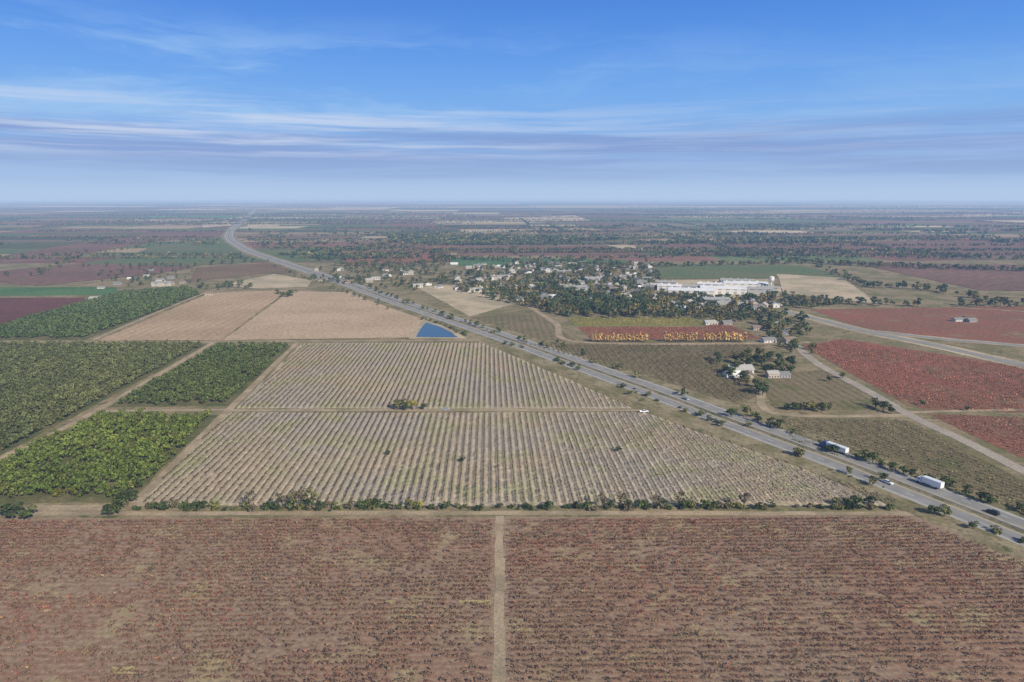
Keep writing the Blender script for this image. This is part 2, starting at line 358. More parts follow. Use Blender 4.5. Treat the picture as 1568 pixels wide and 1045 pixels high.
for sg in(-1,1):
    a,b=sorted((sg*2.0,sg*12.0)); strip('shoulder',HW,a,b,.54,conc,parent=hw)
    a,b=sorted((sg*2.9,sg*10.6)); strip('carriageway',HW,a,b,.56,asph,parent=hw)
    a,b=sorted((sg*10.25,sg*10.45)); strip('edge_line',HW,a,b,.58,paint,parent=hw)
    a,b=sorted((sg*3.05,sg*3.25)); strip('inner_line',HW,a,b,.58,ypaint,parent=hw)
    a,b=sorted((sg*6.65,sg*6.85)); strip('lane_line',HW,a,b,.58,paint,dash=(3.6,10.9),parent=hw)
metal=plain('galvanised_steel',(.45,.46,.47),.4,.1,1,.6)
dH,nH=normals(HW)
Vb=[];Fb=[]
for i in range(len(HW)):
    for o_,z_ in((-.12,.95),(.12,.95),(.12,1.25),(-.12,1.25)):
        q=HW[i]+nH[i]*o_; Vb.append((q[0],q[1],z_))
    if i: k=4*i-4; Fb+=[(k+j,k+(j+1)%4,k+4+(j+1)%4,k+4+j) for j in range(4)]
pst=MB(); sg_=np.r_[0,np.cumsum(np.linalg.norm(np.diff(HW,axis=0),axis=1))]
for s_ in np.arange(0,900,4): pst.box(float(np.interp(s_,sg_,HW[:,0])),float(np.interp(s_,sg_,HW[:,1])),.5,.14,.14,.447)
gr_=bpy.data.objects.new('median_guard_rail',None); link(gr_)
mb=bpy.data.meshes.new('rail'); mb.from_pydata(Vb,[],Fb); mb.materials.append(metal); link(bpy.data.objects.new('rail',mb),gr_); link(bpy.data.objects.new('posts',pst.mesh('posts',metal)),gr_)
# second road at right
RR=smooth(G([(1198,476),(1262,492),(1330,509),(1420,527),(1568,560),(1800,612)]),12)
hw2=bpy.data.objects.new('country_road',None); link(hw2)
strip('verge',RR,-11,11,.14,pale,1,parent=hw2); strip('carriageway',RR,-5,5,.20,asph,parent=hw2); strip('centre_line',RR,-.1,.1,.22,ypaint,parent=hw2)
RR2=smooth(G([(1340,508),(1440,519),(1568,530),(1800,550)]),12)
hw3=bpy.data.objects.new('country_road',None); link(hw3)
strip('verge',RR2,-7,7,.15,pale,1,parent=hw3); strip('carriageway',RR2,-4,4,.21,asph,parent=hw3)
# ================================================================= VINES
def vine_t(n,L_,W,Hh,size,trunk=True):
    V=[];k=8
    c=np.stack([np.linspace(-L_/2,L_/2,k)+rng.normal(scale=.1,size=k),rng.normal(scale=W*.25,size=k),rng.uniform(.55,.85,k)*Hh],1); r=rng.uniform(.3,.55,k)*W
    V,Q,S=leaves(c,r,n,size,1.0); V[:,2]=np.maximum(V[:,2],.05); Tk=np.zeros(len(V))
    pv,pq=prism((0,0,0),(0.05,0,Hh*.8),.06,.04,4); Q=np.vstack([Q,pq+len(V)]); V=np.vstack([V,pv]); S=np.r_[S,np.ones(len(pv))]; Tk=np.r_[Tk,np.ones(len(pv))]
    return V,Q,S,Tk
redT=[vine_t(26,1.7,.95,1.1,.18) for _ in range(10)]
for poly in ([(-60,799),(752,797),(752,1110),(-260,1110)],[(780,797),(1390,794),(1568,864),(1720,930),(1780,1110),(780,1110)]):
    W_=G(poly); P=grid(W_,89,2.4,1.3,.4)
    d=vnoise(P[:,0],P[:,1],28,1)*.4+vnoise(P[:,0],P[:,1],6,2)*.4+vnoise(P[:,0],P[:,1]*5,30,12)*.3; near=(P[:,1]-150)/95
    keep=rng.random(len(P))<np.clip(.70+.4*near+(d-.55)*1.7,.25,.97); P=P[keep]; d=d[keep]; near=near[keep]
    n=len(P); h=vnoise(P[:,0],P[:,1],40,5)
    A=np.array([(.30,.12,.08),(.25,.115,.08),(.31,.17,.09),(.19,.105,.075),(.17,.135,.065),(.36,.24,.13)])
    w=np.array([.30,.25,.18,.13,.06,.08]); t=A[rng.choice(6,n,p=w)]*rng.uniform(.7,1.15,(n,1))
    g_=np.clip(1-near+ (h-.5)*1.3,0,1)[:,None]*.55; t=t*(1-g_)+np.array([.20,.145,.10])*g_
    scatter('red_vineyard_vines',redT,P,rng.uniform(.6,1.2,n),t,rot=np.full(n,math.radians(1))+rng.choice([0,math.pi],n)+rng.normal(scale=.3,size=n))
dryT=[vine_t(18,1.8,.75,1.5,.17) for _ in range(8)]
for poly in ([(214,772),(350,634),(987,634),(1150,692),(1384,772)],[(366,625),(464,528),(736,526),(860,579),(966,625)]):
    W_=G(poly); P=grid(W_,-1.9,3.3,1.5,.14); g0=vnoise(P[:,0],P[:,1],18,6)*.6+vnoise(P[:,0]*2,P[:,1],9,7)*.4; k=rng.random(len(P))<np.clip(.6+.9*g0,.3,.97); P=P[k]; n=len(P)
    g_=vnoise(P[:,0],P[:,1],35,3)[:,None]
    t=np.array([.095,.078,.072])*(1-g_)+np.array([.16,.125,.07])*g_; t=t*rng.uniform(.65,1.2,(n,1))
    scatter('dormant_vineyard_vines',dryT,P,rng.uniform(.75,1.2,n),t,rot=np.full(n,math.radians(91.9))+rng.choice([0,math.pi],n)+rng.normal(scale=.08,size=n))
# side vineyards with low vine rows (right of highway)
lowT=[vine_t(9,3,.9,1.3,.32) for _ in range(5)]
for poly,ang,sp,tt in (([(1232,531),(1290,521),(1640,577),(1780,638),(1420,627),(1392,620)],-35,3.6,(.31,.12,.08)),
      ([(1200,643),(1386,646),(1566,740),(1690,815),(1568,786),(1217,680)],-30,3.4,(.18,.155,.085)),
      ([(805,528),(1172,530),(1096,556),(1160,604),(1128,618),(1010,583)],-1.9,3.4,(.19,.155,.085)),
      ([(1425,637),(1800,650),(1880,750),(1560,697)],-30,3.6,(.27,.13,.09)),
      ([(868,488),(1058,488),(1080,496),(1078,499),(884,499)],88,3.4,(.30,.26,.08)),
      ([(887,502),(1082,502),(1098,492),(1166,519),(907,520)],88,3.4,(.30,.12,.07))):
    P=grid(G(poly),ang,sp,3,.2); d=vnoise(P[:,0],P[:,1],25,4); P=P[rng.random(len(P))<.6+.5*d]; n=len(P); t=np.array(tt)*rng.uniform(.65,1.3,(n,1))
    scatter('vineyard_vines',lowT,P,rng.uniform(.8,1.1,n),t,rot=np.full(n,math.radians(90-ang)))
# ================================================================= ORCHARDS
orT=[tree_t(85,3.1,5.0,.52,base=.12,nl=9) for _ in range(6)]
orF=[tree_t(34,3.3,5.0,.85,base=.1,nl=7,limbs=0) for _ in range(5)]
def orchard(poly,ang,sp,st,temps,pal,w=None,s0=.85,s1=1.1,extra=False):
    P=grid(G(poly),ang,sp,st,.35); P=P[rng.random(len(P))<.975]; n=len(P); t=tints(n,pal,w,.09)
    lg=vnoise(P[:,0],P[:,1],38,13)[:,None]; t=t*(1+(lg-.5)*np.array([.3,.2,.15]))
    if extra:
        yl=(vnoise(P[:,0],P[:,1],12,4)>.8)&(P[:,1]<270)&(P[:,0]<-170); t[yl]=t[yl]*np.array([1.35,1.0,.9])
    scatter('orchard_trees',temps,P,rng.uniform(s0,s1,n),t)
orchard([(-118,769),(150,640),(328,640),(196,767)],-2.7,5.4,4.7,orT,[(.13,.165,.04),(.14,.17,.04),(.115,.15,.038),(.155,.165,.045)],[.4,.3,.22,.08],.88,1.12,True)
orchard([(-420,769),(-145,769),(0,695),(140,621),(312,529),(-420,529)],-2.7,5.5,4.8,orT,[(.135,.145,.058),(.145,.152,.06),(.12,.135,.052)],None,.82,1.05)
orchard([(172,622),(345,620),(444,531),(340,531)],-2.7,5.3,4.7,orT,[(.10,.128,.042),(.112,.136,.045)],None,.85,1.05)
orchard([(0,502),(185,449),(288,442),(308,452),(128,519),(-300,519)],-2.7,6.2,5.8,orF,[(.085,.12,.042),(.10,.13,.045)],None,.9,1.1)
# ================================================================= TREES
bigT=[tree_t(260,4.2,9,.52,base=.15,nl=12,limbs=6) for _ in range(5)]
midT=[tree_t(80,4.4,8.5,.85,base=.08,nl=9,limbs=2) for _ in range(6)]
farT=[tree_t(20,5.6,7,1.9,trunk=False,base=.0,nl=6) for _ in range(6)]
shrT=[tree_t(120,2.2,3.2,.36,base=.02,nl=8,limbs=3) for _ in range(5)]
sparT=[tree_t(120,2.6,6,.30,base=.25,nl=9,limbs=8) for _ in range(4)]
def one(name,temps,px,py,s,tint,zs=1):
    P=np.array([gp(px,py)]); scatter(name,temps,P,np.array([s]),np.array([tint]),zs=np.array([zs]))
gr=(.085,.11,.04); ol=(.16,.16,.06); dk=(.06,.08,.035); yb=(.28,.26,.06); br=(.15,.125,.08)
# bottom edge of main field
for px,s,c,tp in [(228,.9,br,0),(250,.9,dk,0),(268,1.0,ol,0),(283,.9,gr,0),(300,.9,gr,0),(375,.9,ol,0),(382,1.2,br,1),(415,.9,dk,0),(432,1.1,br,1),(444,1.2,dk,0),(450,1.2,ol,1),(464,1.5,br,1),(472,1.3,gr,0),(480,1.5,ol,1),(490,1.1,dk,0),(500,.9,br,0),(512,.8,ol,0),(555,1.1,gr,0),(566,1.3,ol,0),(578,1.2,dk,0),(592,1.0,gr,0),(628,1.2,ol,0),(641,.9,yb,0),(700,.8,ol,0),(806,.6,br,0),(880,.9,dk,0),(900,.9,gr,0),(922,1.1,br,1),(935,1.0,gr,0),(950,1.3,br,1),(962,1.1,dk,0),(985,.9,gr,0),(1003,1.1,br,1),(1015,1.0,dk,0),(1040,1.2,br,1),(1050,1.2,gr,0),(1060,1.1,ol,0),(1078,1.3,gr,0),(1095,1.0,dk,0),(1118,.9,ol,0),(1139,1.2,br,1),(1280,.9,ol,0),(1295,1.1,gr,0),(1312,1.2,gr,0),(1330,1.3,dk,0)]:
    one('shrub' if tp==0 else 'bare_tree',shrT if tp==0 else sparT,px,778 if px<1200 else 773,s,c)
for px,py,s,c in [(608,628,.9,ol),(620,629,.95,gr),(632,628,.9,yb),(649,628,.6,gr),(20,797,1.1,dk),(45,797,.85,gr),(-5,797,.9,dk),(180,787,.95,gr),(196,774,1.0,dk),(212,750,.8,gr),(230,730,.7,gr),(248,714,.6,dk),(168,792,.75,dk),(186,765,.7,gr)]:
    one('tree',bigT,px,py,s,c,.8)
for px,py,s in [(595,697,.8),(708,707,.85),(947,692,.8)]: one('shrub',shrT,px,py,s,dk)
# highway margins
def rows_tree(name,temps,pts,sp,spread,smin,smax,pal,z=1.0,clump=0):
    P=along(pts,sp,spread)
    if clump: P=P[vnoise(P[:,0],P[:,1],23,21)*.7+rng.random(len(P))*.3>clump]
    n=len(P); scatter(name,temps,P,rng.uniform(smin,smax,n),tints(n,pal),zs=rng.uniform(.75,1.1,n)*z)
PG=[gr,ol,dk,(.11,.135,.045),(.19,.18,.07)]
rows_tree('hedge_shrubs',shrT,[(205,781),(700,780),(1360,779)],2.1,.8,.3,1.1,[br,ol,gr,dk,dk],clump=.22)
rows_tree('roadside_shrubs',shrT,[(760,521),(900,572),(1050,632),(1200,691),(1420,777)],4.5,1.8,.35,1.3,PG,clump=.50)
rows_tree('roadside_shrubs',shrT,[(1420,777),(1500,808),(1600,852)],6,1.8,.4,1.3,PG,clump=.42)
rows_tree('roadside_trees',midT,[(850,528),(960,575),(1100,622),(1200,655),(1270,690)],14,2.8,.3,.75,PG,clump=.42)
rows_tree('roadside_trees',bigT,[(1268,692),(1310,702),(1370,722),(1460,752),(1540,778),(1640,822)],5.0,1.3,.42,.82,[gr,dk,(.11,.135,.045)],.9)
rows_tree('roadside_trees',midT,[(480,412),(560,440),(640,470),(720,498),(840,535)],9,2.8,.3,.85,PG,clump=.35)
rows_tree('roadside_trees',midT,[(420,408),(520,445),(600,475)],13,2.5,.4,.7,PG,clump=.4)
rows_tree('pond_shrubs',shrT,[(648,490),(676,496),(716,516)],6,1.2,.5,1.2,PG)
for px,py,s,c in [(1120,640,.8,gr),(1142,640,.95,ol),(1160,648,.7,dk),(1178,655,.8,gr),(1190,658,.85,dk),(1105,655,.6,ol),(1085,646,.5,gr),(1222,700,.7,ol),(1335,745,.6,ol),(1350,738,.6,gr),(1300,728,.5,ol),(965,606,.5,ol),(1430,790,.6,gr),(1445,793,.7,ol),(1490,812,.5,gr),
  (1205,628,.6,dk),(1218,630,.8,gr),(1232,630,.85,ol),(1245,630,.8,yb),(1258,632,.85,gr),(1268,630,.7,ol),(1340,625,.8,dk),(1352,630,.85,gr),(1364,634,.75,dk),(1412,622,.5,gr),(1270,585,.6,gr),(1290,580,.7,ol),(1480,630,.45,gr),(1145,655,.5,ol)]:
    one('tree',bigT,px,py,s,c,.85)
# farmstead groves
def grove(name,temps,poly,n,smin,smax,pal):
    P=in_px(poly,n); n=len(P); scatter(name,temps,P,rng.uniform(smin,smax,n),tints(n,pal),zs=rng.uniform(.8,1.2,n))
DG=[(.075,.10,.04),(.09,.115,.043),(.06,.082,.036),(.13,.13,.05),(.18,.145,.055)]
grove('farmstead_trees',bigT,[(1095,552),(1150,545),(1215,552),(1215,568),(1150,562),(1100,562)],26,.6,1.05,DG)
grove('farmstead_trees',bigT,[(1100,568),(1122,566),(1170,590),(1182,612),(1165,606),(1130,590)],20,.5,1.0,DG)
grove('farmstead_trees',bigT,[(1160,565),(1215,566),(1225,574),(1170,580)],9,.5,.9,DG)
grove('farmstead_trees',midT,[(1150,482),(1230,488),(1238,515),(1215,528),(1180,522)],60,.6,1.1,DG)
grove('farmstead_trees',midT,[(1085,490),(1140,484),(1150,492),(1100,498)],22,.5,.9,DG)
grove('farmstead_trees',midT,[(1180,525),(1240,530),(1250,548),(1200,542)],14,.5,.9,DG)
grove('town_trees',midT,[(650,425),(840,398),(1000,404),(1012,430),(1000,452),(850,455),(700,448)],680,.5,1.15,DG)
grove('town_trees',midT,[(690,440),(850,440),(1010,450),(1190,460),(1190,480),(1130,490),(870,486),(760,462)],600,.5,1.15,DG+[(.24,.18,.06)])
grove('town_trees',midT,[(850,455),(1000,460),(990,484),(875,482)],200,.7,1.2,DG[:3])
grove('town_trees',midT,[(800,400),(900,398),(980,412),(830,445)],70,.9,1.4,DG)
grove('town_trees',midT,[(1010,452),(1100,458),(1190,452),(1190,464),(1010,462)],70,.5,.9,DG)
grove('town_trees',midT,[(1180,450),(1300,465),(1240,474),(1190,470)],80,.5,.9,DG)
grove('town_trees',midT,[(440,425),(560,425),(690,432),(640,446),(560,440)],90,.5,.9,DG)
grove('town_trees',midT,[(560,400),(690,400),(660,425),(500,418)],160,.5,1.0,DG)
grove('farm_trees',midT,[(120,425),(180,408),(300,405),(310,435),(200,440)],80,.4,.9,DG)
grove('farm_trees',midT,[(300,440),(335,436),(380,436),(390,442),(320,446)],26,.5,.9,DG)
grove('farm_trees',midT,[(425,450),(460,448),(455,455),(430,456)],9,.6,1,DG)
for pts,sp in [([(660,396),(960,410),(1240,404),(1400,412),(1900,425)],5),([(1000,382),(1250,404),(1568,416),(1900,430)],5),([(1200,462),(1340,468),(1560,470),(1900,474)],7),([(1330,440),(1430,445),(1540,468)],5),([(1250,408),(1330,440)],8),([(1000,392),(1280,396),(1900,400)],6),
               ([(0,398),(180,385),(250,375)],16),([(880,486),(1060,484),(1150,486)],8),([(400,380),(520,384),(690,376)],8),([(520,407),(600,412),(690,400)],8),([(130,409),(300,408),(420,400)],20),([(-200,430),(60,422),(110,400)],20),([(860,484),(800,455),(760,440)],5)]:
    P=along(pts,sp,5); P=P[vnoise(P[:,0],P[:,1],60,30)>.22]; n=len(P); scatter('tree_belt',midT,P,rng.uniform(.6,1.3,n),tints(n,DG))
# woods and distant hedgerows
P=in_px([(640,352),(1000,345),(1570,345),(1800,372),(1000,374),(700,376),(560,372)],9000); k=vnoise(P[:,0],P[:,1]*3,420,8)*.65+vnoise(P[:,0],P[:,1]*2,110,9)*.35>.56; P=P[k]; n=len(P)
scatter('riparian_woods',farT,P,rng.uniform(.8,1.5,n),tints(n,DG,None,.08),z=.3)
P=in_px([(380,352),(640,350),(700,378),(690,398),(480,400)],1100); k=vnoise(P[:,0],P[:,1]*2,90,3)>.62; P=P[k]; n=len(P)
scatter('tree_mass',farT,P,rng.uniform(.7,1.2,n),tints(n,DG),z=.3)
L_=[]
for i in range(200):
    y0=math.exp(rng.uniform(math.log(1350),math.log(12000))); half=y0*.85; x0=rng.uniform(-half,half); ln=rng.uniform(200,900)*(1+y0/5000); st=6.5*(1+y0/6000)
    if rng.random()<.85: q=np.arange(0,ln,st); q=np.stack([x0+q,y0+q*.03+rng.normal(scale=2.5,size=len(q))],1)
    else: q=np.arange(0,ln*.6,st); q=np.stack([x0-q*.03+rng.normal(scale=2.5,size=len(q)),y0+q],1)
    L_.append(q[rng.random(len(q))<rng.uniform(.7,1)])
P=np.vstack(L_)
dist=np.linalg.norm(P-HW[np.argmin(np.abs(HW[:,1][None]-P[:,1][:,None]),1)],axis=1); P=P[dist>40]; n=len(P)
scatter('distant_hedgerow_trees',farT,P,rng.uniform(.55,1.0,n)*(1+P[:,1]/16000),tints(n,DG,None,.08),z=.1)
# poplars
popT=[tree_t(130,1.8,11,.6,base=.05,nl=16,limbs=3) for _ in range(4)]
for a,b,k in((908,990,22),(1019,1030,4),(1036,1066,9),(1078,1140,16)):
    for px in np.linspace(a,b,k):
        c=random.choice([(.56,.34,.13),(.60,.40,.15),(.46,.31,.14),(.50,.28,.11),(.54,.42,.17)])
        one('poplar_tree',popT,px+random.uniform(-1,1),524.5,random.uniform(.65,1.0),c,random.uniform(.8,1.05))
# ================================================================= BUILDINGS
glass=plain('window_glass',(.05,.06,.08),.15,.1); white=plain('white_wall',(.64,.61,.56),.7,.06); cream=plain('cream_wall',(.44,.38,.30),.8,.08); greyw=plain('grey_wall',(.33,.33,.32),.8,.08)
roofs=[plain('roof_shingle_grey',(.22,.21,.195),.85,.2,1.5),plain('roof_shingle_brown',(.23,.17,.125),.85,.2,1.5),plain('roof_metal_white',(.80,.78,.74),.6,.12,.08),plain('roof_pale',(.42,.395,.35),.7,.1)]
doorm=plain('door_paint',(.2,.12,.08),.6,.1)
def house_parts(w,d,h,rh,wm,rm):
    a=MB(); a.box(0,0,0,w,d,h); k=len(a.v)
    a.v+=[(-w/2,-d/2,h),(-w/2,d/2,h),(-w/2,0,h+rh),(w/2,-d/2,h),(w/2,d/2,h),(w/2,0,h+rh)]; a.f+=[(k,k+1,k+2),(k+3,k+5,k+4)]
    r=MB(); o=.5; t=.18; ex=w/2+o; ey=d/2+o; zl=h-o*rh/(d/2)+.02; zt=h+rh+.02
    for sg in(-1,1):
        k=len(r.v); r.v+=[(-ex,sg*ey,zl),(ex,sg*ey,zl),(ex,0,zt),(-ex,0,zt),(-ex,sg*ey,zl+t),(ex,sg*ey,zl+t),(ex,0,zt+t),(-ex,0,zt+t)]
        r.f+=[(k,k+1,k+2,k+3),(k+4,k+5,k+6,k+7),(k,k+1,k+5,k+4),(k,k+3,k+7,k+4),(k+1,k+2,k+6,k+5)]
    r.box(w*.25,d*.2,h+rh*.3,.7,.7,rh*.9)
    g=MB()
    for sg in(-1,1):
        for i in range(4):
            if sg==-1 and i==1: continue
            g.box(-w/2+w*(i+.5)/4,sg*(d/2+.01),1.0,1.3,.08,1.2)
        g.box(sg*(w/2+.01),0,1.0,.08,1.4,1.2)
    dr=MB(); dr.box(-w/2+w*1.5/4,-d/2-.02,0.05,1.1,.1,2.1)
    return [('walls',a.mesh('walls',wm)),('roof',r.mesh('roof',rm)),('windows',g.mesh('windows',glass)),('door',dr.mesh('door',doorm))]
HV=[house_parts(*a) for a in((14,9,3,2.2,white,roofs[0]),(12,8,3,2,cream,roofs[1]),(15,9,3,2.2,white,roofs[3]),(13,10,3.2,2.4,greyw,roofs[0]),(14,8,3,2,white,roofs[2]),(11,8,4.6,2.2,cream,roofs[3]))]
def ware_parts(w,d,h,wm=white,rm=None):
    rm=rm or roofs[2]; a=MB(); a.box(0,0,0,w,d,h); r=MB(); ex=w/2+.5;ey=d/2+.5; rz=h+min(2.0,d*.06); k=0
    for sg in(-1,1):
        k=len(r.v); r.v+=[(-ex,sg*ey,h+.02),(ex,sg*ey,h+.02),(ex,0,rz),(-ex,0,rz),(-ex,sg*ey,h+.25),(ex,sg*ey,h+.25),(ex,0,rz+.2),(-ex,0,rz+.2)]
        r.f+=[(k,k+1,k+2,k+3),(k+4,k+5,k+6,k+7),(k,k+1,k+5,k+4),(k,k+3,k+7,k+4),(k+1,k+2,k+6,k+5)]
    for i in range(int(w/10)):
        r.box(-w/2+5+i*10,d*.22,h+.5,1.6,1.6,1.6)
    dd=MB(); n=max(2,int(w/9))
    for i in range(n): dd.box(-w/2+w*(i+.5)/n,-d/2-.03,.05,3.6,.12,4.0)
    g=MB()
    for i in range(n): g.box(-w/2+w*(i+.5)/n,-d/2-.02,h-.9,4.5,.1,.6)
    return [('walls',a.mesh('walls',wm)),('roof',r.mesh('roof',rm)),('loading_doors',dd.mesh('doors',greyw)),('windows',g.mesh('windows',glass))]
def put_house(px,py,v=None,rot=None,name='house',sc=None):
    x,y=gp(px,py); assemble(name,HV[v if v is not None else random.choice([0,0,1,1,2,2,3,5,4])],x,y,rot if rot is not None else random.choice([0,math.pi/2])+math.radians(random.choice([2,-28,3])),sc=sc or random.uniform(.75,1.05))
for px,py,v,r,s in[(1132,571,2,.1,1.1),(1146,577,1,1.4,.7),(1121,577,4,.2,.8),(1182,578,5,.1,.7),(1198,577,3,.1,.65),(1176,524,0,.2,.8),(1208,524,1,.3,.9),(1200,512,3,1.2,.8),(1160,505,1,0,.8),(1185,500,3,.4,.8),(1088,497,2,.1,.8),(1112,497,3,.2,.7),(1466,492,0,.2,.7),(1486,493,3,.2,.7),(1478,489,1,1.2,.6),(145,459,2,0,.7),(320,452,1,.3,.8),(640,440,2,.2,.9),(655,438,4,.2,.7),(672,441,0,1.1,.8),(200,428,4,.1,.6),(225,424,2,.2,.6),(245,430,0,.1,.7),(262,427,3,0,.7),(180,436,3,0,.7),(280,434,1,.1,.7),(232,415,3,.2,.6),(155,442,0,.2,.6)]:
    put_house(px,py,v,r,sc=s)
for i in range(180):
    px=random.uniform(690,1005); py=random.uniform(404,462)
    if py>448 and px<790: continue
    put_house(px,py)
for i in range(26): put_house(random.uniform(1020,1190),random.uniform(462,476))
for i in range(12): put_house(random.uniform(480,680),random.uniform(405,436))
W1=ware_parts(56,30,7);W2=ware_parts(36,20,6);W3=ware_parts(30,20,6,greyw,roofs[3]);W4=ware_parts(26,14,5.2,cream,roofs[3]);W5=ware_parts(46,24,6,greyw,roofs[3])
for px,py,w,r in[(1028,444,W2,-.25),(1058,452,W1,-.2),(1106,449,W1,-.2),(1088,441,W2,-.2),(1140,441,W1,-.2),(1072,445,W5,-.2),(1162,449,W3,-.2),(1018,438,W3,-.25),(1178,446,W4,-.2),(1128,435,W5,-.2),(880,446,W3,.1),(862,420,W4,0),(995,441,W4,.1),(908,432,W3,.4),(765,428,W4,.2),(960,428,W4,.1),(250,438,W4,.1),(1095,465,W3,0)]:
    x,y=gp(px,py); assemble('warehouse',w,x,y,r)
sheet('yard_gravel',[(1000,430),(1180,428),(1195,455),(1120,460),(1020,456)],.47,pale)
# water tank + silos
def tank(px,py,h,r):
    b=MB(); n=14; k=0; prof=[(0,.2*r),(h*.62,.2*r),(h*.68,r*.9),(h*.74,r),(h*.92,r),(h*.98,r*.6),(h,0.05)]
    for z_,rr in prof:
        for i in range(n): b.v.append((rr*math.cos(2*math.pi*i/n),rr*math.sin(2*math.pi*i/n),z_))
    for j in range(len(prof)-1):
        for i in range(n): b.f.append((j*n+i,j*n+(i+1)%n,(j+1)*n+(i+1)%n,(j+1)*n+i))
    x,y=gp(px,py); me=b.mesh('tank',white); l=MB()
    for i in range(4): l.box(.8*r*math.cos(i*1.571),.8*r*math.sin(i*1.571),0,.4,.4,h*.7)
    assemble('water_tower',[('tank',me),('legs',l.mesh('legs',metal))],x,y,0)
tank(1180,445,19,3.6)
# ================================================================= VEHICLES
tyre=plain('tyre_rubber',(.02,.02,.02),.9,.1)
def paintm(n,c):
    return plain(n,c,.35,.03)
PW=paintm('paint_white',(.8,.8,.8));PS=paintm('paint_silver',(.4,.42,.45));PR=paintm('paint_red',(.35,.03,.02));PB=paintm('paint_blue',(.06,.11,.26));PK=paintm('paint_black',(.03,.03,.03))
def car_parts(c,suv=False):
    h=.25 if suv else 0
    b=MB(); b.profile([(-2.25,.35),(2.2,.35),(2.3,.6),(2.2,.82+h*.5),(1.1,.95+h*.6),(-1.7 if not suv else -2.2,1.0+h*.6),(-2.3,.9)],1.82,.08)
    g=MB(); e=-2.15 if suv else -1.7; g.profile([(e,.96+h*.6),(1.05,.94+h*.6),(.35,1.40+h),(e+.5 if not suv else e+.15,1.42+h)],1.62,.18)
    r=MB(); r.box((.35+e+.4)/2,0,1.40+h,1.55 if not suv else 2.2,1.25,.06,.92,.92)
    w=MB()
    for x in(-1.4,1.4):
        for y in(-.82,.82): w.wheel(x,y,.33,.22)
    l=MB(); 
    for y in(-.65,.65): l.box(2.27,y,.6,.08,.35,.16)
    return [('body',b.mesh('body',c)),('windows',g.mesh('cabin_glass',glass)),('roof',r.mesh('roof',c)),('wheels',w.mesh('wheels',tyre)),('headlights',l.mesh('lights',PS))]
def pickup_parts(c):
    b=MB(); b.profile([(-2.8,.45),(2.7,.45),(2.8,.75),(2.7,1.05),(1.3,1.15),(-.6,1.15),(-.62,.8),(-2.65,.8),(-2.66,1.15),(-2.8,1.15)],1.95,.06)
    s=MB(); s.box(-1.7,.9,.8,2.1,.1,.36); s.box(-1.7,-.9,.8,2.1,.1,.36)
    g=MB(); g.profile([(-.6,1.13),(1.25,1.13),(.6,1.72),(-.5,1.74)],1.7,.15); r=MB(); r.box(.05,0,1.73,1.1,1.35,.06)
    w=MB()
    for x in(-1.75,1.75):
        for y in(-.85,.85): w.wheel(x,y,.4,.26)
    return [('body',b.mesh('body',c)),('bed_sides',s.mesh('bed',c)),('windows',g.mesh('glass',glass)),('roof',r.mesh('roof',c)),('wheels',w.mesh('wheels',tyre))]
def truck_parts(c,t,L0=14.5,hh=2.85):
    cab=MB(); cab.profile([(4.2,.7),(7.4,.7),(7.5,1.5),(7.3,1.8),(6.1,2.0),(5.7,3.1),(4.9,3.6),(4.2,3.6)] if L0>10 else [(4.2,.6),(6.3,.6),(6.4,1.3),(6.2,1.7),(5.7,2.6),(4.2,2.7)],2.3,.1)
    g=MB()
    if L0>10: g.box(5.98,0,2.05,.12,2.0,.85,1,.9,-.28)
    g.box(5.1,0,1.75,.9,2.27,.6)
    b=MB(); b.box(4-L0/2-.3,0,1.15,L0,2.5,hh); 
    ch=MB(); ch.box(3.2,0,.75,5.4,.9,.3); ch.box(4-L0/2,0,.85,L0*.95,1.0,.28)
    w=MB()
    for x in((6.6,3.6,2.3,-L0+5.2,-L0+6.5) if L0>10 else (5.3,-L0+5.6)):
        for y in(-1.05,1.05): w.wheel(x,y,.5,.4)
    return [('cab',cab.mesh('cab',c)),('cab_windows',g.mesh('glass',glass)),('trailer',b.mesh('trailer',t)),('chassis',ch.mesh('chassis',PK)),('wheels',w.mesh('wheels',tyre))]
CARS=[car_parts(PW),car_parts(PS),car_parts(PR,True),car_parts(PK,True),car_parts(PB),car_parts(PW,True)]; PU=[pickup_parts(PW),pickup_parts(PS)]
TR=[truck_parts(PW,PW,8,2.4),truck_parts(PB,PW,10.5,2.2)]
def on_road(name,parts,px,py,lane,rev):
    q=np.array(gp(px,py)); i=int(np.argmin(np.linalg.norm(HW-q,axis=1))); i=min(max(i,1),len(HW)-2)
    a=HW[i];b=HW[i+1]; ab=b-a; t=np.clip(np.dot(q-a,ab)/np.dot(ab,ab),-1,1); p=a+ab*t+nH[i]*lane
    assemble(name,parts,p[0],p[1],math.atan2(ab[1],ab[0])+(math.pi if rev else 0),.59)
for nm,pt,px,py,lane,rev in[('box_truck',TR[0],1412,752,8.5,False),('semi_truck',TR[1],1258,697,8.5,False),('car',CARS[0],1368,740,-4.8,True),('car',CARS[3],1508,793,4.9,False),('car',CARS[1],1040,615,4.9,False)]:
    on_road(nm,pt,px,py,lane,rev)
for nm,pt,px,py,r in[('pickup_truck',PU[0],986,632,.1),('car',CARS[1],683,628,0),('car',CARS[5],1140,583,.5)]:
    x,y=gp(px,py); assemble(nm,pt,x,y,r,.11,.9)
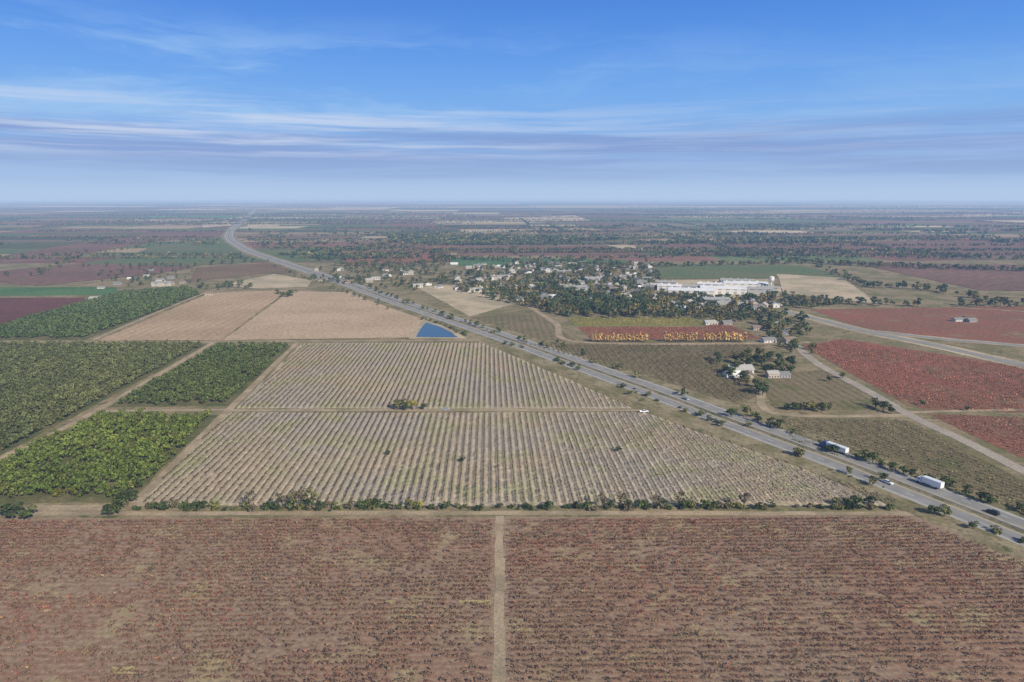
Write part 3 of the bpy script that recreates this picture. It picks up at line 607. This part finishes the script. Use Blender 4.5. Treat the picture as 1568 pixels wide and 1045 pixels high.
# ================================================================= HAZE, SKY, SUN, CAMERA
m_,nt,o=new_mat('haze_air')
em=nt.nodes.new('ShaderNodeEmission'); ab=nt.nodes.new('ShaderNodeVolumeAbsorption'); ad=nt.nodes.new('ShaderNodeAddShader')  # haze brightness is emitted by the volume, standing in for scattered sun and sky light
D=1.0e-4; sg_=(.74,.92,1.16); Li=lin(178,200,231)
ab.inputs['Color'].default_value=tuple(1-s/1.2 for s in sg_)+(1,); ab.inputs['Density'].default_value=D*1.2
em.inputs['Color'].default_value=tuple(Li[i]*sg_[i] for i in range(3))+(1,); em.inputs['Strength'].default_value=D
L(nt,em.outputs[0],ad.inputs[0]);L(nt,ab.outputs[0],ad.inputs[1]);L(nt,ad.outputs[0],o.inputs['Volume'])
b=MB(); b.box(0,30000,-5,170000,170000,365); link(bpy.data.objects.new('haze_air',b.mesh('haze_air',m_)))
az=math.atan2(.605,-.796); el=math.radians(31)
S=Vector((math.cos(el)*math.sin(az),math.cos(el)*math.cos(az),math.sin(el)))
ld=bpy.data.lights.new('sun','SUN'); ld.energy=5; ld.angle=math.radians(.5); ld.color=(1,.95,.84); lo=bpy.data.objects.new('sun',ld); lo.rotation_euler=S.to_track_quat('Z','Y').to_euler(); link(lo)
w=bpy.data.worlds.new('World'); scene.world=w; w.use_nodes=True; nt=w.node_tree; nt.nodes.clear()
out=nt.nodes.new('ShaderNodeOutputWorld'); bg=nt.nodes.new('ShaderNodeBackground'); bg.inputs[1].default_value=.1; L(nt,bg.outputs[0],out.inputs[0])
sky=nt.nodes.new('ShaderNodeTexSky'); sky.sky_type='NISHITA'; sky.sun_disc=False; sky.sun_elevation=el; sky.sun_rotation=az; sky.altitude=120
tc=nt.nodes.new('ShaderNodeTexCoord'); sx=nt.nodes.new('ShaderNodeSeparateXYZ'); L(nt,tc.outputs['Generated'],sx.inputs[0]); X,Y,Z=sx.outputs
rp=nt.nodes.new('ShaderNodeValToRGB'); e=rp.color_ramp.elements
stops=[(0,(172,199,234)),(.03,(148,182,231)),(.06,(125,166,228)),(.10,(118,174,240)),(.15,(98,162,240)),(.20,(76,144,234)),(.27,(56,122,220)),(.45,(45,100,200)),(1,(35,75,165))]
e[0].position=0;e[0].color=lin(*stops[0][1]);e[1].position=1;e[1].color=lin(*stops[-1][1])
for p_,c_ in stops[1:-1]:
    q=e.new(p_); q.color=lin(*c_)
L(nt,Z,rp.inputs[0])
azn=math_(nt,'ARCTAN2',X,Y)
def sv(kx,kz,amp,sc,det,off=0):
    a_=nt.nodes.new('ShaderNodeCombineXYZ'); L(nt,math_(nt,'MULTIPLY',azn,kx),a_.inputs[0]); L(nt,math_(nt,'ADD',math_(nt,'MULTIPLY',Z,kz),math_(nt,'MULTIPLY',warp,amp)),a_.inputs[1]); a_.inputs[2].default_value=off
    return noise(nt,a_.outputs[0],sc,det,.62)
wn=nt.nodes.new('ShaderNodeCombineXYZ'); L(nt,math_(nt,'MULTIPLY',azn,2.0),wn.inputs[0]); L(nt,math_(nt,'MULTIPLY',Z,8),wn.inputs[1])
warp=math_(nt,'SUBTRACT',noise(nt,wn.outputs[0],1.5,3),.5)
n1=sv(2.2,62,1.0,1.1,6); n2=sv(2.2,13,1.4,1.4,6,3.3); n3=sv(1.8,44,.8,1.0,6,7.1)
def band(lo_,m1,m2,hi): return math_(nt,'MULTIPLY',mrange(nt,Z,lo_,m1,0,1,True),mrange(nt,Z,m2,hi,1,0,True))
left=mrange(nt,azn,-.45,.4,1,.3,True)
wis=math_(nt,'MULTIPLY',math_(nt,'MULTIPLY',mrange(nt,n1,.42,.64,0,1,True),band(.04,.07,.10,.14)),left)
lav=math_(nt,'MULTIPLY',mrange(nt,n3,.38,.58,.1,1,True),band(.012,.03,.08,.11))
hi_=math_(nt,'MULTIPLY',math_(nt,'MULTIPLY',mrange(nt,n2,.42,.66,0,1,True),band(.08,.11,.16,.24)),left)
c=mixc(nt,math_(nt,'MULTIPLY',lav,.7),rp.outputs[0],lin(112,134,198))
c=mixc(nt,math_(nt,'MULTIPLY',hi_,.6),c,lin(170,208,248))
c=mixc(nt,math_(nt,'MULTIPLY',wis,.85),c,lin(205,217,242))
vs=nt.nodes.new('ShaderNodeVectorMath'); vs.operation='SCALE'; L(nt,c,vs.inputs[0]); vs.inputs['Scale'].default_value=10
vs2=nt.nodes.new('ShaderNodeVectorMath'); vs2.operation='SCALE'; L(nt,sky.outputs[0],vs2.inputs[0]); vs2.inputs['Scale'].default_value=.8
f=mrange(nt,Z,.32,.6,.08,1,True)
L(nt,mixc(nt,f,vs.outputs[0],vs2.outputs[0]),bg.inputs[0])
cd=bpy.data.cameras.new('camera'); cd.sensor_width=36; cd.lens=24; cd.clip_start=1; cd.clip_end=400000
co=bpy.data.objects.new('camera',cd); co.location=(0,0,H); co.rotation_euler=(math.pi/2-T,0,0); link(co); scene.camera=co
scene.view_settings.view_transform='Standard'; scene.view_settings.look='None'; scene.view_settings.exposure=0
